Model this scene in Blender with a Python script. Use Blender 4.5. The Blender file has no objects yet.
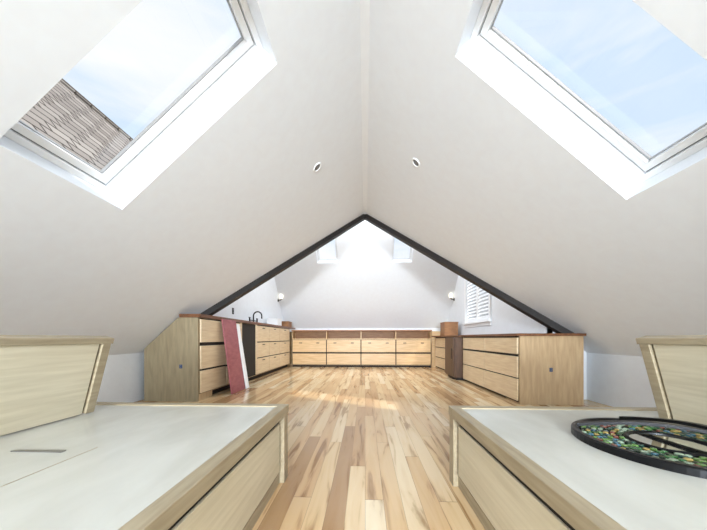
import bpy, math, random
from mathutils import Vector
from mathutils.geometry import tessellate_polygon
random.seed(4)
S=bpy.context.scene
try:
    S.view_settings.view_transform='Standard'
except Exception: pass
COL=S.collection

def lin(r,g,b):
    f=lambda c:(c/255/12.92) if c/255<=.04045 else ((c/255+.055)/1.055)**2.4
    return (f(r),f(g),f(b),1)

# ---------------------------------------------------------------- materials
def newmat(name,col,rough=.5,metal=0,spec=.5):
    m=bpy.data.materials.new(name); m.use_nodes=True
    b=m.node_tree.nodes['Principled BSDF']
    b.inputs['Base Color'].default_value=col
    b.inputs['Roughness'].default_value=rough
    b.inputs['Metallic'].default_value=metal
    b.inputs['Specular IOR Level'].default_value=spec
    return m
def noisy(name,c1,c2,scale=(3,3,3),nscale=4,rough=.5,detail=4,bump=0,lo=.3,hi=.7,spec=.5):
    m=newmat(name,c1,rough,0,spec); nt=m.node_tree; N=nt.nodes; L=nt.links
    b=N['Principled BSDF']
    tc=N.new('ShaderNodeTexCoord'); mp=N.new('ShaderNodeMapping'); mp.inputs['Scale'].default_value=scale
    no=N.new('ShaderNodeTexNoise'); no.inputs['Scale'].default_value=nscale; no.inputs['Detail'].default_value=detail
    no.inputs['Distortion'].default_value=.4
    cr=N.new('ShaderNodeValToRGB'); cr.color_ramp.elements[0].position=lo; cr.color_ramp.elements[1].position=hi
    cr.color_ramp.elements[0].color=c1; cr.color_ramp.elements[1].color=c2
    L.new(tc.outputs['Object'],mp.inputs[0]); L.new(mp.outputs[0],no.inputs['Vector']); L.new(no.outputs[0],cr.inputs[0]); L.new(cr.outputs[0],b.inputs['Base Color'])
    if bump:
        bp=N.new('ShaderNodeBump'); bp.inputs['Strength'].default_value=bump; bp.inputs['Distance'].default_value=.01
        L.new(no.outputs[0],bp.inputs['Height']); L.new(bp.outputs[0],b.inputs['Normal'])
    return m
M={}
M['ceil']=noisy('white_ceiling_paint',lin(231,234,238),lin(233,237,241),(1,1,1),12,.6,2,.0)
M['wall']=noisy('white_wall_paint',lin(231,234,238),lin(234,238,242),(1,1,1),12,.6,2,.0)
M['white']=newmat('white_trim_paint',lin(243,245,247),.35)
M['ply_y']=noisy('plywood_grain_along',lin(210,184,148),lin(227,206,172),(14,1.2,14),3,.35)
M['ply_x']=noisy('plywood_grain_across',lin(202,166,118),lin(222,188,142),(1.2,14,14),3,.4)
M['ply_end']=noisy('plywood_end_panel',lin(172,145,110),lin(194,167,130),(9,9,1.2),3,.5)
M['ply_olive']=noisy('plywood_olive_panel',lin(134,120,94),lin(156,142,113),(9,9,1.2),3,.5)  # darker olive plywood for the left end panel
M['pale_y']=noisy('washed_oak_along',lin(196,185,158),lin(213,203,178),(16,1.0,16),3,.4)
M['pale_trim']=noisy('oak_trim',lin(146,132,107),lin(170,156,129),(18,1.5,18),3,.4)
M['pale_trimx']=noisy('oak_trim_across',lin(146,132,107),lin(170,156,129),(1.5,18,18),3,.4)
M['top']=noisy('pale_lacquered_top',lin(192,191,182),lin(205,205,197),(3,1.2,3),2.5,.2)
M['counter']=noisy('walnut_counter',lin(92,58,36),lin(128,84,54),(16,1.2,16),3,.35)
M['black']=newmat('black_beam_paint',lin(28,24,23),.55)
M['dark']=newmat('dark_cavity',lin(28,24,22),.7)  # near-black; puts the shade of drawer gaps and slots into the colour
M['darkwood']=noisy('dark_brown_wood',lin(72,50,36),lin(98,70,50),(12,12,1.5),3,.45)
M['metalblk']=newmat('black_metal',lin(20,20,22),.35,.6)
M['steel']=newmat('steel',lin(150,150,152),.3,.9)
M['grey']=newmat('grey_gasket',lin(110,114,118),.5)
M['seal']=newmat('light_seal',lin(170,173,176),.5)
M['mauve']=noisy('mauve_board',lin(146,78,84),lin(168,98,102),(3,3,8),3,.5)
M['chest']=noisy('brown_box_wood',lin(130,88,52),lin(160,112,70),(2,12,12),3,.5)
M['cubby']=noisy('cubby_back_wood',lin(140,96,56),lin(164,118,74),(2,12,12),3,.5)
M['plastic']=newmat('white_plastic',lin(232,232,232),.35)
M['blue']=newmat('blue_plastic',lin(44,66,110),.4)

def emit(name,col,s):
    m=newmat(name,col); b=m.node_tree.nodes['Principled BSDF']
    b.inputs['Emission Color'].default_value=col; b.inputs['Emission Strength'].default_value=s
    return m
M['bulb']=emit('lamp_glow',lin(255,248,235),6)
M['shade']=emit('sconce_glass_glow',lin(255,246,228),1.6)

def glassmat():
    m=bpy.data.materials.new('window_glass'); m.use_nodes=True; nt=m.node_tree; nt.nodes.clear()
    o=nt.nodes.new('ShaderNodeOutputMaterial'); mx=nt.nodes.new('ShaderNodeMixShader')
    t=nt.nodes.new('ShaderNodeBsdfTransparent'); g=nt.nodes.new('ShaderNodeBsdfGlossy'); g.inputs['Roughness'].default_value=.02
    mx.inputs[0].default_value=.02
    nt.links.new(t.outputs[0],mx.inputs[1]); nt.links.new(g.outputs[0],mx.inputs[2]); nt.links.new(mx.outputs[0],o.inputs[0])
    return m
M['glass']=glassmat()

def floormat():
    m=newmat('hickory_planks',lin(210,170,120),.16); nt=m.node_tree; N=nt.nodes; L=nt.links; b=N['Principled BSDF']
    tc=N.new('ShaderNodeTexCoord'); sp=N.new('ShaderNodeSeparateXYZ'); L.new(tc.outputs['Object'],sp.inputs[0])
    def ma(op,a,bb=None,c=None):
        n=N.new('ShaderNodeMath'); n.operation=op
        for i,v in enumerate((a,bb,c)):
            if v is None: continue
            if isinstance(v,(int,float)): n.inputs[i].default_value=v
            else: L.new(v,n.inputs[i])
        return n.outputs[0]
    W=.09
    xs=ma('DIVIDE',sp.outputs[0],W); ix=ma('FLOOR',xs); fx=ma('FRACT',xs)
    wn=N.new('ShaderNodeTexWhiteNoise'); wn.noise_dimensions='1D'; L.new(ix,wn.inputs['W'])
    ys=ma('ADD',ma('DIVIDE',sp.outputs[1],1.5),ma('MULTIPLY',wn.outputs['Value'],17.3)); iy=ma('FLOOR',ys); fy=ma('FRACT',ys)
    cb=N.new('ShaderNodeCombineXYZ'); L.new(ix,cb.inputs[0]); L.new(iy,cb.inputs[1])
    w2=N.new('ShaderNodeTexWhiteNoise'); w2.noise_dimensions='2D'; L.new(cb.outputs[0],w2.inputs['Vector'])
    cr=N.new('ShaderNodeValToRGB'); e=cr.color_ramp.elements
    e[0].position=0; e[0].color=lin(168,134,98); e[1].position=1; e[1].color=lin(236,220,190)
    for p,c in ((.10,lin(192,156,114)),(.22,lin(212,178,136)),(.55,lin(222,194,152)),(.85,lin(230,208,171))):
        q=e.new(p); q.color=c
    L.new(w2.outputs['Value'],cr.inputs[0])
    sh=N.new('ShaderNodeCombineXYZ'); L.new(ma('MULTIPLY',sp.outputs[0],14),sh.inputs[0]); L.new(ma('ADD',ma('MULTIPLY',sp.outputs[1],1.3),ma('MULTIPLY',w2.outputs['Value'],40)),sh.inputs[1])
    no=N.new('ShaderNodeTexNoise'); no.inputs['Scale'].default_value=1.1; no.inputs['Detail'].default_value=5; no.inputs['Distortion'].default_value=1.0
    L.new(sh.outputs[0],no.inputs['Vector'])
    c2=N.new('ShaderNodeValToRGB'); ee=c2.color_ramp.elements
    ee[0].position=.33; ee[0].color=(.42,.30,.19,1); ee[1].position=.44; ee[1].color=(.93,.88,.82,1)
    q=ee.new(.60); q.color=(1,1,1,1)
    L.new(no.outputs[0],c2.inputs[0])
    mx=N.new('ShaderNodeMixRGB'); mx.blend_type='MULTIPLY'; mx.inputs[0].default_value=.85
    L.new(cr.outputs[0],mx.inputs[1]); L.new(c2.outputs[0],mx.inputs[2])
    gap=ma('MAXIMUM',ma('LESS_THAN',fx,.025),ma('LESS_THAN',fy,.003))
    m2=N.new('ShaderNodeMixRGB'); m2.blend_type='MIX'; L.new(ma('MULTIPLY',gap,.5),m2.inputs[0]); L.new(mx.outputs[0],m2.inputs[1]); m2.inputs[2].default_value=lin(110,76,50)
    L.new(m2.outputs[0],b.inputs['Base Color'])
    return m
M['floor']=floormat()

def shingle():
    m=newmat('roof_shingles',lin(130,120,112),.9); nt=m.node_tree; N=nt.nodes; L=nt.links; b=N['Principled BSDF']
    tc=N.new('ShaderNodeTexCoord'); sp=N.new('ShaderNodeSeparateXYZ'); cb=N.new('ShaderNodeCombineXYZ')
    L.new(tc.outputs['Object'],sp.inputs[0]); L.new(sp.outputs[1],cb.inputs[0]); L.new(sp.outputs[2],cb.inputs[1])
    br=N.new('ShaderNodeTexBrick'); br.inputs['Scale'].default_value=1; br.inputs['Brick Width'].default_value=.5; br.inputs['Row Height'].default_value=.24
    br.inputs['Mortar Size'].default_value=.022
    br.inputs['Color1'].default_value=lin(178,170,162); br.inputs['Color2'].default_value=lin(138,130,124); br.inputs['Mortar'].default_value=lin(68,60,56)
    L.new(cb.outputs[0],br.inputs['Vector']); L.new(br.outputs[0],b.inputs['Base Color'])
    return m
M['shingle']=shingle()

# ---------------------------------------------------------------- geometry helpers
def link(o,parent=None):
    COL.objects.link(o)
    if parent is not None: o.parent=parent
    return o
def empty(name,loc=(0,0,0)):
    e=bpy.data.objects.new(name,None); e.empty_display_size=.1; COL.objects.link(e); return e
def meshobj(name,verts,faces,mat,parent=None,bevel=0,smooth=False):
    me=bpy.data.meshes.new(name); me.from_pydata([tuple(v) for v in verts],[],faces); me.validate(); me.update()
    import bmesh
    bm=bmesh.new(); bm.from_mesh(me); bmesh.ops.recalc_face_normals(bm,faces=bm.faces); bm.to_mesh(me); bm.free()
    me.materials.append(mat)
    if smooth:
        for p in me.polygons: p.use_smooth=True
    o=bpy.data.objects.new(name,me); link(o,parent)
    if bevel:
        md=o.modifiers.new('bevel','BEVEL'); md.width=bevel; md.segments=2; md.limit_method='ANGLE'
    return o
BF=[(0,1,3,2),(4,6,7,5),(0,4,5,1),(2,3,7,6),(0,2,6,4),(1,5,7,3)]
def obox(name,O,U,V,N,ur,vr,nr,mat,parent=None,bevel=0):
    O,U,V,N=map(Vector,(O,U,V,N)); vs=[]
    for a in ur:
        for b in vr:
            for c in nr: vs.append(O+U*a+V*b+N*c)
    return meshobj(name,vs,BF,mat,parent,bevel)
def box(name,x,y,z,mat,parent=None,bevel=.003):
    return obox(name,(0,0,0),(1,0,0),(0,1,0),(0,0,1),x,y,z,mat,parent,bevel)
def prism(name,outer,holes,off,mat,parent=None,bevel=0):
    loops=[[Vector(p) for p in outer]]+[[Vector(p) for p in h] for h in holes]
    tris=tessellate_polygon(loops); vs=[p for l in loops for p in l]; n=len(vs); off=Vector(off)
    fs=[tuple(t) for t in tris]+[tuple(i+n for i in reversed(t)) for t in tris]
    s=0
    for l in loops:
        for i in range(len(l)):
            a=s+i; b=s+(i+1)%len(l); fs.append((a,b,b+n,a+n))
        s+=len(l)
    return meshobj(name,vs+[v+off for v in vs],fs,mat,parent,bevel)
def tube(name,pts,r,mat,parent=None,cyc=False):
    cu=bpy.data.curves.new(name,'CURVE'); cu.dimensions='3D'; cu.bevel_depth=r; cu.bevel_resolution=4; cu.use_fill_caps=True
    sp=cu.splines.new('POLY'); sp.points.add(len(pts)-1)
    for p,q in zip(sp.points,pts): p.co=(*q,1)
    sp.use_cyclic_u=cyc; cu.materials.append(mat)
    o=bpy.data.objects.new(name,cu); return link(o,parent)
def lathe(name,prof,C,A,mat,parent=None,seg=28):
    A=Vector(A).normalized(); C=Vector(C); U=A.orthogonal().normalized(); V=A.cross(U)
    vs=[];fs=[]
    for r,t in prof:
        for i in range(seg):
            a=2*math.pi*i/seg; vs.append(C+A*t+(U*math.cos(a)+V*math.sin(a))*r)
    for j in range(len(prof)-1):
        for i in range(seg):
            k=(i+1)%seg; fs.append((j*seg+i,j*seg+k,(j+1)*seg+k,(j+1)*seg+i))
    fs.append(tuple(range(seg))); fs.append(tuple((len(prof)-1)*seg+i for i in range(seg)))
    return meshobj(name,vs,fs,mat,parent)

# ---------------------------------------------------------------- room dimensions
H=3.17; s=.89; K=2.88; GW=2.45; YR=3.76; YB=-5.0; YA=5.38; YF=8.5; ZF=1.1
m=(H-(H-s*K))/(YA-3.46)
zk=H-s*K
def zc(x): return H-s*abs(x)
def yv(x): return 3.46+(K-abs(x))*(YA-3.46)/K
YM=(3.46+YF+(ZF-zk)/m)/2; ZM=zk+m*(YM-3.46)
T=.17
nrm=math.hypot(s,1)
SKX=(.59,1.67); SKY=(1.20,1.86)

box('floor',(-3.1,3.1),(YB-.2,YF+.2),(-.12,0),M['floor'],bevel=0)
for sg,side in ((-1,'left'),(1,'right')):
    P=lambda x,y:(sg*x,y,zc(x))
    hole=[P(SKX[0],SKY[0]),P(SKX[0],SKY[1]),P(SKX[1],SKY[1]),P(SKX[1],SKY[0])]
    outer=[P(0,YB),P(0,YA),P(GW,yv(GW)),P(GW,YR),P(K,YR),P(K,YB)]
    prism('ceiling' if sg<0 else 'ceiling.001',outer,[hole],(sg*s/nrm*T,0,T/nrm),M['ceil'])
    prism('wall_knee_'+side,[(sg*K,YB,0),(sg*K,YR,0),(sg*K,YR,zk),(sg*K,YB,zk)],[],(sg*.15,0,0),M['wall'])
    prism('wall_return_'+side,[(sg*GW,YR,0),(sg*(K+.15),YR,0),(sg*(K+.15),YR,zk),(sg*K,YR,zk),(sg*GW,YR,zc(GW))],[],(0,.12,0),M['wall'])
    gp=[(YR+.001,0),(YF,0),(YF,ZF),(YM,ZM),(YR+.001,zk+m*(YR-3.46))]
    holes=[]
    if sg>0:
        holes=[[(GW,5.62,1.17),(GW,6.88,1.17),(GW,6.88,2.32),(GW,5.62,2.32)]]
    prism('wall_'+side,[(sg*GW,a,b) for a,b in gp],holes,(sg*.15,0,0),M['wall'])
zn=lambda y: zk+m*(y-3.46)
zf=lambda y: ZF+m*(YF-y)
prism('ceiling.002',[(-GW,yv(GW),zn(yv(GW))),(0,YA,zn(YA)),(GW,yv(GW),zn(yv(GW))),(GW,YM,ZM),(-GW,YM,ZM)],[],(0,-.12,.1),M['ceil'])
FS=[(-1.24,-.70),(.68,1.20)]
hs=[]
FY=(6.62,7.26)
for a,b in FS: hs.append([(a,FY[0],zf(FY[0])),(b,FY[0],zf(FY[0])),(b,FY[1],zf(FY[1])),(a,FY[1],zf(FY[1]))])
prism('ceiling.003',[(-GW,YM,ZM),(GW,YM,ZM),(GW,YF,ZF),(-GW,YF,ZF)],hs,(0,.12,.09),M['ceil'])
prism('wall_far',[(-GW-.15,YF,0),(GW+.15,YF,0),(GW+.15,YF,ZF),(-GW-.15,YF,ZF)],[],(0,.15,0),M['wall'])
prism('wall_back',[(-K,YB,0),(K,YB,0),(K,YB,zk),(0,YB,H),(-K,YB,zk)],[[(-.8,YB,.9),(.8,YB,.9),(.8,YB,2.1),(-.8,YB,2.1)]],(0,-.15,0),M['wall'])  # unseen wall set far back for even light; opening added to let light in
w=empty('window_1')  # unseen window added behind the camera to let light in
for i,(xx,zz) in enumerate((((-.8,.8),(.9,.96)),((-.8,.8),(2.04,2.1)),((-.8,-.74),(.96,2.04)),((.74,.8),(.96,2.04)),((-.03,.03),(.96,2.04)))):
    box('sash_%d'%i,xx,(YB-.1,YB-.04),zz,M['white'],w)
zr=zc(.035)
prism('trim_1',[(-.035,YB,zr-.001),(.035,YB,zr-.001),(.035,YA-.02,zr-.001),(-.035,YA-.02,zr-.001)],[],(0,0,.012),M['ceil'])

# valley beams
for sg,nm in ((-1,'trim_2'),(1,'trim_3')):
    A=Vector((0,YA,H)); xe=2.36 if sg<0 else 2.66
    B=Vector((sg*xe,yv(xe),zc(xe)))
    D=(B-A).normalized(); Np=Vector((sg*s,0,1)).normalized()
    W=Np.cross(D).normalized()
    if W.y>0: W=-W
    obox(nm,A,D,W,Np,(-.0,(B-A).length),(-.03,.065),(-.080,.02),M['black'],None,.004)

# ---------------------------------------------------------------- skylights
def skylight(name,O,U,V,N,ur,vr,depth,fw):
    e=empty(name); u0,u1=ur; v0,v1=vr
    def ring(tag,a0,a1,b0,b1,w,n,mat):
        obox(tag+'_a',O,U,V,N,(a0,a1),(b0,b0+w),n,mat,e,.003); obox(tag+'_b',O,U,V,N,(a0,a1),(b1-w,b1),n,mat,e,.003)
        obox(tag+'_c',O,U,V,N,(a0,a0+w),(b0+w,b1-w),n,mat,e,.003); obox(tag+'_d',O,U,V,N,(a1-w,a1),(b0+w,b1-w),n,mat,e,.003)
    ring('frame',u0,u1,v0,v1,fw*.45,(depth-.03,depth+.06),M['white'])
    ring('gasket',u0+fw*.45,u1-fw*.45,v0+fw*.45,v1-fw*.45,.007,(depth+.0,depth+.05),M['grey'])
    g=fw*.45+.007
    ring('sash',u0+g,u1-g,v0+g,v1-g,fw*.5,(depth-.012,depth+.03),M['white'])
    g+=fw*.5
    ring('seal',u0+g,u1-g,v0+g,v1-g,.006,(depth+.012,depth+.034),M['seal'])
    obox('glass',O,U,V,N,(u0+g,u1-g),(v0+g,v1-g),(depth+.03,depth+.034),M['glass'],e)
for i,sg in enumerate((-1,1)):
    V=Vector((-sg,0,s)).normalized(); N=Vector((sg*s,0,1)).normalized()
    O=Vector((sg*SKX[1],0,zc(SKX[1])))
    skylight('window_%d'%(2+i),O,(0,1,0),V,N,SKY,(0,(SKX[1]-SKX[0])*nrm),T,.085)
for i,(a,b) in enumerate(FS):
    V=Vector((0,-1,m)).normalized(); N=Vector((0,m,1)).normalized()
    skylight('window_%d'%(4+i),Vector((0,FY[1],zf(FY[1]))),(1,0,0),V,N,(a,b),(0,(FY[1]-FY[0])*math.hypot(1,m)),.08,.04)

# right gable window with louvred shutters
w=empty('window_6')
y0,y1,z0,z1=5.62,6.88,1.17,2.32
for i,(yy,zz) in enumerate((((y0-.08,y1+.08),(z1,z1+.08)),((y0-.08,y0),(z0,z1)),((y1,y1+.08),(z0,z1)))):
    box('casing_%d'%i,(GW-.022,GW),yy,zz,M['white'],w)
box('sill',(GW-.06,GW),(y0-.1,y1+.1),(z0-.05,z0),M['white'],w); box('apron',(GW-.018,GW),(y0-.08,y1+.08),(z0-.12,z0-.05),M['white'],w)
ym=(y0+y1)/2
for j,(a,b) in enumerate(((y0,ym),(ym,y1))):
    box('stile_%d'%(2*j),(GW+.01,GW+.045),(a,a+.05),(z0,z1),M['white'],w); box('stile_%d'%(2*j+1),(GW+.01,GW+.045),(b-.05,b),(z0,z1),M['white'],w)
    box('rail_%d'%(2*j),(GW+.01,GW+.045),(a+.05,b-.05),(z0,z0+.07),M['white'],w); box('rail_%d'%(2*j+1),(GW+.01,GW+.045),(a+.05,b-.05),(z1-.07,z1),M['white'],w)
    z=z0+.11; k=0
    while z<z1-.09:
        c,sn=math.cos(.75),math.sin(.75)
        obox('louvre_%d_%d'%(j,k),(GW+.028,0,z),(0,1,0),(c,0,sn),(-sn,0,c),(a+.05,b-.05),(-.03,.03),(-.004,.004),M['seal'],w)
        z+=.075; k+=1
box('glass',(GW+.10,GW+.104),(y0,y1),(z0,z1),M['glass'],w,0)

# neighbouring roof outside (left)
nb=empty('neighbour_house')
rx,rz=-9.0,.8+7.6; sl=1.3
prism('roof',[(rx,-8,rz),(rx,22,rz),(rx+4.4,22,rz-4.4*sl),(rx+4.4,-8,rz-4.4*sl)],[],(-.1,0,-.1),M['shingle'],nb)
prism('roof_back',[(rx,-8,rz),(rx,22,rz),(rx-4.4,22,rz-4.4*sl),(rx-4.4,-8,rz-4.4*sl)],[],(.1,0,-.1),M['shingle'],nb)
box('ridge_cap',(rx-.12,rx+.12),(-8,22),(rz-.06,rz+.03),M['shingle'],nb)
box('walls',(rx-4.1,rx+4.1),(-7.8,21.8),(-3,rz-4.4*sl+.3),M['wall'],nb)

# ---------------------------------------------------------------- downlights
def downlight(name,P,N,r=.045,glow=False):
    e=empty(name); P=Vector(P); N=Vector(N).normalized()
    lathe('bezel',[(r,.0005),(r,.006),(r*.85,.010),(r*.72,.006),(r*.70,.001)],P,N,M['white'],e)
    lathe('lens',[(r*.7,.002),(r*.35,.004)],P,N,M['bulb'] if glow else M['grey'],e)
    lathe('baffle',[(r*.34,.004),(r*.2,.008)],P,N,M['bulb'] if glow else M['steel'],e)
downlight('recessed_light',(-.531,3.09,zc(.531)),(s,0,-1),.055)
downlight('recessed_light.001',(.548,3.03,zc(.548)),(-s,0,-1),.055)
yy=6.9; downlight('recessed_light.002',(0,yy,zf(yy)),(0,-m,-1),.085,True)

# ---------------------------------------------------------------- near platforms
ZP=.42
def platform(sg,xi,name):
    e=empty(name); xo=1.62; y0,y1=-1.0,1.60
    X=lambda a,b: tuple(sorted((sg*a,sg*b)))
    fr=.052
    box('rail_far',X(xi,xo),(y1-fr,y1),(ZP-.05,ZP),M['pale_trimx'],e)
    box('rail_inner',X(xi,xi+fr),(y0,y1-fr),(ZP-.05,ZP),M['pale_trim'],e)
    box('rail_near',X(xi,xo),(y0-fr,y0),(ZP-.05,ZP),M['pale_trimx'],e)
    box('top_panel',X(xi+fr,xo),(y0,y1-fr),(ZP-.03,ZP-.006),M['top'],e,.002)
    box('lid_seam',X(xi+fr+.45,xi+fr+.453),(y0,.95),(ZP-.0065,ZP-.0052),M['pale_trim'],e,0)
    box('carcass',X(xi+.05,xo-.02),(y0,y1-.045),(.06,ZP-.05),M['dark'],e,0)
    box('plinth',X(xi+.03,xo-.05),(y0,y1-.03),(0,.06),M['pale_trim'],e)
    box('far_panel',X(xi+.05,xo),(y1-.045,y1-.012),(.06,ZP-.052),M['pale_y'],e)
    box('post_far',X(xi+.004,xi+.05),(y1-.075,y1-.004),(0,ZP-.05),M['pale_trim'],e)
    for i,(a,b) in enumerate(((.20,y1-.10),(-.95,.18))):
        box('drawer_%d'%i,X(xi+.022,xi+.05),(a,b),(.075,ZP-.085),M['pale_y'],e)
        box('slot_%d'%i,X(xi+.03,xi+.05),(a,b),(ZP-.085,ZP-.052),M['dark'],e,0)  # dark strip filling the slot, its shade put into the colour
    b0=Vector((sg*1.40,0,ZP)); t0=Vector((sg*1.30,0,.80)); V=(t0-b0).normalized(); L=(t0-b0).length
    N=Vector((sg*V.z,0,-sg*V.x)) ; N=N if N.x*sg>0 else -N
    obox('back_panel',b0,(0,1,0),V,N,(y0,1.335),(0,L-.02),(0.006,.03),M['pale_y'],e,.002)
    obox('back_end_trim',b0,(0,1,0),V,N,(1.345,1.39),(0,L-.02),(-.003,.034),M['pale_trim'],e,.003)
    obox('back_cap',b0,(0,1,0),V,N,(y0,1.40),(L-.03,L),(-.005,.05),M['pale_trim'],e,.004)
    obox('back_brace',b0,(0,1,0),V,N,(y0+.1,1.34),(.0,.05),(.031,.08),M['pale_trim'],e,.004)
    return e
pl=platform(-1,.44,'storage_platform')
box('pull_slot',(-1.20,-1.02),(.90,.915),(ZP-.0055,ZP-.003),M['steel'],pl,0)
platform(1,.47,'storage_platform.001')

# mosaic tray
mt=empty('mosaic_tray'); C=Vector((1.085,1.04,ZP-.006)); R=.275
lathe('base',[(R,0),(R,.006),(R-.005,.008)],C,(0,0,1),M['metalblk'],mt,64)
def ringprof(name,ro,ri,h0,h1,mat):
    seg=72; vs=[];fs=[]
    for i in range(seg):
        a=2*math.pi*i/seg; c,sn=math.cos(a),math.sin(a)
        for r,z in ((ro,h0),(ro,h1-.004),(ro-.006,h1),(ri+.006,h1),(ri,h1-.004),(ri,h0)): vs.append(C+Vector((r*c,r*sn,z)))
    for i in range(seg):
        k=(i+1)%seg
        for j in range(6):
            l=(j+1)%6; fs.append((i*6+j,k*6+j,k*6+l,i*6+l))
    return meshobj(name,vs,fs,mat,mt)
ringprof('outer_rim',R+.005,R-.020,.0,.026,M['metalblk'])
ringprof('inner_rim',.120,.107,.008,.02,M['metalblk'])
mir=newmat('tray_mirror',lin(225,232,230),.05,1.0)
lathe('mirror',[(.107,.008),(.107,.013)],C,(0,0,1),mir,mt,48)
gcols=[lin(48,88,50),lin(84,118,60),lin(150,130,74),lin(38,66,56),lin(134,152,130),lin(60,92,104),lin(110,66,56),lin(30,44,32)]
gm=[newmat('mosaic_%d'%i,c,.15) for i,c in enumerate(gcols)]
bv=[[] for _ in gm]; bf=[[] for _ in gm]
for rr,n in ((.133,30),(.152,34),(.172,40),(.191,44),(.209,48),(.226,52),(.243,56)):
    for i in range(n):
        a=2*math.pi*(i+random.random()*.3)/n; q=C+Vector((rr*math.cos(a),rr*math.sin(a),.008))
        k=random.randrange(len(gm)); r=.0092; hh=.008+random.random()*.003; base=len(bv[k])
        ln=1+random.random()*.4
        for zz,sc in ((0,1),(hh*.7,1),(hh,.7)):
            for j in range(7):
                b=2*math.pi*j/7; lx=math.cos(b)*r*sc*ln; ly=math.sin(b)*r*sc
                bv[k].append(q+Vector((lx*math.cos(a+1.57)-ly*math.sin(a+1.57),lx*math.sin(a+1.57)+ly*math.cos(a+1.57),zz)))
        for t in range(2):
            for j in range(7):
                l=(j+1)%7; bf[k].append((base+t*7+j,base+t*7+l,base+t*7+7+l,base+t*7+7+j))
        bf[k].append(tuple(base+14+j for j in range(7)))
for k in range(len(gm)): meshobj('mosaic_tiles_%d'%k,bv[k],bf[k],gm[k],mt)
def strap(name,A,B,bow,wd):
    A=Vector(A);B=Vector(B);D=(B-A);Pn=Vector((-D.y,D.x,0)).normalized(); vs=[];fs=[];n=20
    for i in range(n+1):
        t=i/n; c=A+D*t+Pn*bow*math.sin(math.pi*t)+Vector((0,0,.03*math.sin(math.pi*t)))
        for o,h in ((-wd,0),(wd,0),(wd,.012),(-wd,.012)): vs.append(c+Pn*o+Vector((0,0,h)))
    for i in range(n):
        for j in range(4):
            l=(j+1)%4; fs.append((i*4+j,i*4+l,i*4+4+l,i*4+4+j))
    fs.append((0,1,2,3)); fs.append(tuple(n*4+j for j in range(4)))
    return meshobj(name,vs,fs,M['metalblk'],mt)
z=ZP+.02
strap('strap_0',(1.14,1.295,z),(1.27,.85,z),.03,.012)
strap('strap_1',(.87,1.19,z),(1.33,.96,z),.02,.012)

def plate(e,tag,C,U,N,w,h,mat):
    obox(tag+'_plate',C,U,(0,0,1),N,(-w,w),(-h,h),(0,.006),mat,e,.002)
    for k in (-1,1):
        obox(tag+'_socket_%d'%(k+1),C,U,(0,0,1),N,(-w*.45,w*.45),(k*h*.45-h*.2,k*h*.45+h*.2),(.006,.008),M['grey'],e,.001)

# ---------------------------------------------------------------- cabinet runs
e=empty('kitchen_cabinet'); XF=-2.10; ZT=1.06
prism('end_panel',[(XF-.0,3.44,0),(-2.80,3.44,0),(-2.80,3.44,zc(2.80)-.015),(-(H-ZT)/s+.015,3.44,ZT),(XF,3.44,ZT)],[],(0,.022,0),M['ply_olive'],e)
plate(e,'end_socket',(-2.32,3.44,.44),(1,0,0),(0,-1,0),.018,.024,M['blue'])
box('carcass',(-2.44,XF),(3.77,7.7),(.08,ZT),M['ply_end'],e,0)
box('carcass_near',(-2.3,XF),(3.463,3.77),(.0,ZT),M['ply_end'],e,0)
box('toe_kick',(-2.4,XF-.06),(3.77,7.7),(0,.08),M['dark'],e,0)
box('gap_shade_plate',(XF,XF+.003),(3.47,7.7),(.09,ZT-.005),M['dark'],e,0)  # dark sheet; drawer gap shade and dark appliance bay put into its colour
F=lambda tag,y0,y1,z0,z1,mat=M['ply_y']: box(tag,(XF+.004,XF+.024),(y0+.008,y1-.008),(z0,z1),mat,e,.003)
for j,(a,b) in enumerate(((.10,.38),(.405,.70),(.745,1.04))): F('drawer_a%d'%j,3.46,4.12,a,b)
for j,(a,b) in enumerate(((.10,.37),(.40,.68),(.71,1.04))): F('drawer_b%d'%j,4.12,4.62,a,b)
box('bay_left',(XF,XF+.022),(4.62,4.66),(.1,ZT),M['ply_y'],e); box('bay_right',(XF,XF+.022),(5.28,5.32),(.1,ZT),M['ply_y'],e)
ys=[5.32,6.0,6.75,7.66]
for k in range(3):
    for j,(a,b) in enumerate(((.10,.40),(.42,.71),(.73,1.04))):
        F('drawer_c%d%d'%(k,j),ys[k],ys[k+1],a,b)
        box('pull_c%d%d'%(k,j),(XF+.024,XF+.034),((ys[k]+ys[k+1])/2-.06,(ys[k]+ys[k+1])/2+.06),(b-.05,b-.035),M['metalblk'],e,0)
prism('countertop',[(XF+.045,3.42,ZT),(XF+.045,8.2,ZT),(-GW+.004,8.2,ZT),(-GW+.004,3.80,ZT),(-2.33,3.80,ZT),(-2.33,3.42,ZT)],[],(0,0,.042),M['counter'],e)
box('sink_rim',(-2.36,-2.12),(5.55,6.25),(ZT+.042,ZT+.047),M['steel'],e,0)
fz=ZT+.042
f=empty('faucet'); 
lathe('base',[(.03,0),(.03,.02),(.018,.04)],(-2.385,5.9,fz),(0,0,1),M['metalblk'],f)
pts=[(-2.385,5.9,fz+.02),(-2.385,5.9,fz+.17)]
for i in range(1,13):
    a=math.pi*i/12; pts.append((-2.385+.09-.09*math.cos(a),5.9,fz+.17+.09*math.sin(a)))
pts.append((-2.205,5.9,fz+.11)); tube('spout',pts,.014,M['metalblk'],f)
tube('bridge',[(-2.385,5.7,fz+.07),(-2.385,6.1,fz+.07)],.011,M['metalblk'],f)
for k,y in enumerate((5.7,6.1)):
    tube('valve_%d'%k,[(-2.385,y,fz),(-2.385,y,fz+.12)],.015,M['metalblk'],f)
    tube('lever_%d'%k,[(-2.385,y-.04,fz+.125),(-2.385,y+.04,fz+.125)],.008,M['metalblk'],f)

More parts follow.
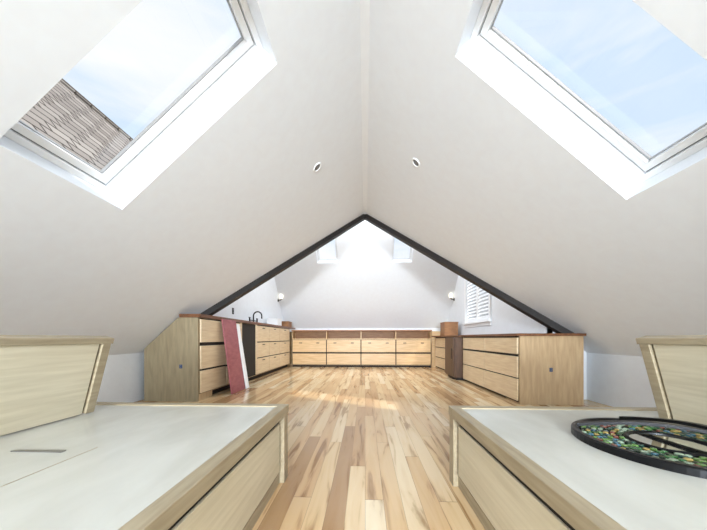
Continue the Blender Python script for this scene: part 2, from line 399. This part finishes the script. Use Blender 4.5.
def leaner(name,y0,y1,xb,xt,h,th,mat,off=0):
    b=Vector((xb,0,0)); t=Vector((xt,0,h)); V=(t-b).normalized(); N=Vector((V.z,0,-V.x))
    return obox(name,b,(0,1,0),V,N,(y0,y1),(0,(t-b).length),(off,off+th),mat,None,.003)
leaner('leaning_board',3.90,4.32,-1.90,-2.045,1.07,.018,M['mauve'])
leaner('leaning_board.001',4.34,4.44,-1.88,-2.045,1.02,.02,M['white'])
leaner('leaning_board.002',4.06,4.50,-1.93,-2.060,.85,.018,M['mauve'],-.006)

e=empty('drawer_cabinet'); XF=1.86; ZT=.825
box('end_panel',(XF-.002,2.60),(3.44,3.462),(0,ZT),M['ply_end'],e)
plate(e,'end_socket',(2.22,3.44,.42),(1,0,0),(0,-1,0),.018,.024,M['blue'])
box('carcass',(XF,2.43),(3.77,5.36),(.07,ZT),M['ply_end'],e,0)
box('carcass_near',(XF,2.40),(3.463,3.77),(0,ZT),M['ply_end'],e,0)
box('toe_kick',(XF+.05,2.4),(3.77,5.36),(0,.07),M['dark'],e,0)
box('gap_shade_plate',(XF-.003,XF),(3.47,5.36),(.02,ZT),M['dark'],e,0)  # dark sheet painting the shade between the drawer fronts
for k,(a,b) in enumerate(((3.46,4.38),(4.38,5.34))):
    for j,(c,d) in enumerate(((.04,.305),(.32,.575),(.605,.805))):
        box('drawer_%d%d'%(k,j),(XF-.024,XF-.004),(a+.006,b-.006),(c,d),M['ply_y'],e)
prism('countertop',[(XF-.05,3.40,ZT),(XF-.05,7.7,ZT),(GW-.004,7.7,ZT),(GW-.004,3.74,ZT),(2.60,3.74,ZT),(2.60,3.40,ZT)],[],(0,0,.03),M['counter'],e)
box('far_carcass',(XF+.06,2.43),(6.1,7.68),(0,ZT),M['ply_end'],e,0)
box('far_gap_shade',(XF+.057,XF+.06),(6.1,7.68),(.02,ZT),M['dark'],e,0)  # same painted gap shade behind the far drawers
for k,(a,b) in enumerate(((6.1,6.88),(6.88,7.66))):
    for j,(c,d) in enumerate(((.05,.29),(.31,.55),(.57,.80))):
        box('drawer_f%d%d'%(k,j),(XF+.037,XF+.056),(a+.01,b-.01),(c,d),M['ply_y'],e)
e=empty('dark_cupboard')
box('body',(1.70,2.42),(5.38,5.98),(.05,.815),M['darkwood'],e); box('door',(1.68,1.70),(5.40,5.96),(.07,.80),M['darkwood'],e)
box('plinth',(1.74,2.42),(5.40,5.96),(0,.05),M['dark'],e,0); tube('handle',[(1.665,5.46,.4),(1.665,5.46,.6)],.008,M['metalblk'],e)

# far run : front y=7.7 facing -y
e=empty('low_drawer_unit'); yF=7.72; ZT=.985; X0,X1=-2.02,1.80
box('carcass',(X0,X1),(yF+.3,YF-.01),(.05,ZT),M['cubby'],e,0)
box('body',(X0,X1),(yF,yF+.3),(.05,.76),M['ply_end'],e,0)
box('gap_shade_plate',(X0,X1),(yF-.003,yF),(.06,.75),M['dark'],e,0)  # dark backing sheet; shade in the drawer gaps painted as colour
box('toe',(X0,X1),(yF+.02,yF+.3),(0,.05),M['dark'],e,0)
box('shelf',(X0,X1),(yF-.02,yF+.3),(.76,.785),M['ply_x'],e)
n=4; wd=(X1-X0)/n
for i in range(n):
    a=X0+i*wd; b=a+wd
    box('drawer_u%d'%i,(a+.012,b-.012),(yF-.024,yF-.004),(.41,.745),M['ply_x'],e)
    box('drawer_l%d'%i,(a+.012,b-.012),(yF-.024,yF-.004),(.07,.37),M['ply_x'],e)
    for q in (.25,.75):
        box('pull_%d_%d'%(i,int(q*100)),(a+wd*q-.04,a+wd*q+.04),(yF-.04,yF-.024),(.655,.672),M['metalblk'],e,0)
for i in range(n+1):
    a=X0+i*wd; box('divider_%d'%i,(max(X0,a-.012),min(X1,a+.012)),(yF,yF+.3),(.785,ZT),M['ply_x'],e)
box('top',(X0-.02,X1+.02),(yF-.03,YF-.01),(ZT,ZT+.035),M['chest'],e)
box('corner_filler',(X1+.02,2.43),(yF+.02,YF-.01),(0,ZT),M['ply_x'],e)
box('corner_filler_left',(-2.43,X0-.025),(8.21,YF-.01),(0,ZT),M['ply_x'],e)

def crate(name,x,y,z,mat):
    e=empty(name); t=.015
    box('side_a',(x[0],x[0]+t),y,z,mat,e); box('side_b',(x[1]-t,x[1]),y,z,mat,e)
    box('end_a',(x[0]+t,x[1]-t),(y[0],y[0]+t),z,mat,e); box('end_b',(x[0]+t,x[1]-t),(y[1]-t,y[1]),z,mat,e)
    box('bottom',(x[0]+t,x[1]-t),(y[0]+t,y[1]-t),(z[0],z[0]+t),mat,e)
    box('lid',(x[0]-.008,x[1]+.008),(y[0]-.008,y[1]+.008),(z[1],z[1]+.02),mat,e)
crate('wooden_box',(2.02,2.36),(7.2,7.6),(.856,1.19),M['chest'])
crate('storage_box',(-2.38,-2.12),(6.7,7.05),(1.103,1.26),M['plastic'])
crate('wooden_box.001',(-2.38,-2.1),(7.6,7.95),(1.103,1.24),M['chest'])

for nm,x,sg in (('wall_sconce',-GW,1),('wall_sconce.001',GW,-1)):
    e=empty(nm); y=7.8; z=1.86
    lathe('backplate',[(.04,0),(.04,.012),(.025,.018)],(x,y,z),(sg,0,0),M['metalblk'],e)
    tube('arm',[(x+sg*.015,y,z),(x+sg*.07,y,z),(x+sg*.09,y,z+.04)],.010,M['metalblk'],e)
    lathe('shade',[(.022,0),(.045,.03),(.048,.10),(.035,.13)],(x+sg*.09,y,z+.03),(0,0,1),M['shade'],e)
    lathe('collar',[(.03,0),(.03,.02)],(x+sg*.09,y,z+.015),(0,0,1),M['metalblk'],e)

o1=empty('electrical_outlet'); plate(o1,'outlet',(2.80,YR,.38),(1,0,0),(0,-1,0),.035,.058,M['plastic'])
o2=empty('electrical_outlet.001'); plate(o2,'outlet',(-GW,5.1,1.3),(0,1,0),(1,0,0),.035,.058,M['metalblk'])

# ---------------------------------------------------------------- world + lights
w=bpy.data.worlds.new('sky'); S.world=w; w.use_nodes=True; nt=w.node_tree; N=nt.nodes; L=nt.links
bg=N['Background']; tc=N.new('ShaderNodeTexCoord'); no=N.new('ShaderNodeTexNoise'); mp=N.new('ShaderNodeMapping')
mp.inputs['Scale'].default_value=(1,1,3.0); mp.inputs['Rotation'].default_value=(.3,.2,.5); no.inputs['Scale'].default_value=1.8; no.inputs['Detail'].default_value=6; no.inputs['Distortion'].default_value=.5
cr=N.new('ShaderNodeValToRGB'); cr.color_ramp.elements[0].position=.40; cr.color_ramp.elements[0].color=lin(208,228,249); cr.color_ramp.elements[1].position=.62; cr.color_ramp.elements[1].color=lin(248,250,253)
L.new(tc.outputs['Generated'],mp.inputs[0]); L.new(mp.outputs[0],no.inputs['Vector']); L.new(no.outputs[0],cr.inputs[0]); L.new(cr.outputs[0],bg.inputs[0]); bg.inputs[1].default_value=1.1

def area(name,loc,rot,sx,sy,e,col=(1,1,1)):
    l=bpy.data.lights.new(name,'AREA'); l.shape='RECTANGLE'; l.size=sx; l.size_y=sy; l.energy=e; l.color=col
    o=bpy.data.objects.new(name,l); o.location=loc; o.rotation_euler=rot; COL.objects.link(o)
area('back_fill_light',(0,YB+.3,1.25),(math.radians(95),0,0),3.2,1.5,385,(.81,.905,1))  # added fill behind the camera, brightens the whole room
area('main_room_fill',(0,YM,3.85),(0,0,0),3.0,.5,90,(.88,.94,1))  # added fill hidden above the line of sight, brightens the main room
sp=bpy.data.lights.new('back_spot_fill','SPOT'); sp.energy=2000; sp.spot_size=math.radians(48); sp.spot_blend=1; sp.shadow_soft_size=.35; sp.color=(.85,.925,1)  # unseen spot added behind the camera to brighten the far room evenly
o=bpy.data.objects.new('back_spot_fill',sp); o.location=(0,-4.5,1.3); o.rotation_euler=(Vector((0,8.0,1.3))-o.location).to_track_quat('-Z','Y').to_euler(); COL.objects.link(o)
sun=bpy.data.lights.new('sun','SUN'); sun.energy=3.5; sun.angle=.03; sun.color=(1,.96,.9)
so=bpy.data.objects.new('sun',sun); so.rotation_euler=Vector((-1.55,2.1,-2.2)).to_track_quat('-Z','Y').to_euler(); so.location=(5,-6,9); COL.objects.link(so)

# ---------------------------------------------------------------- camera
c=bpy.data.cameras.new('camera'); c.sensor_width=36; c.lens=280/707*36; c.shift_y=73/707; c.clip_start=.02
co=bpy.data.objects.new('camera',c); co.location=(0,0,.8); co.rotation_euler=(math.radians(90),0,math.radians(2.35)); COL.objects.link(co); S.camera=co
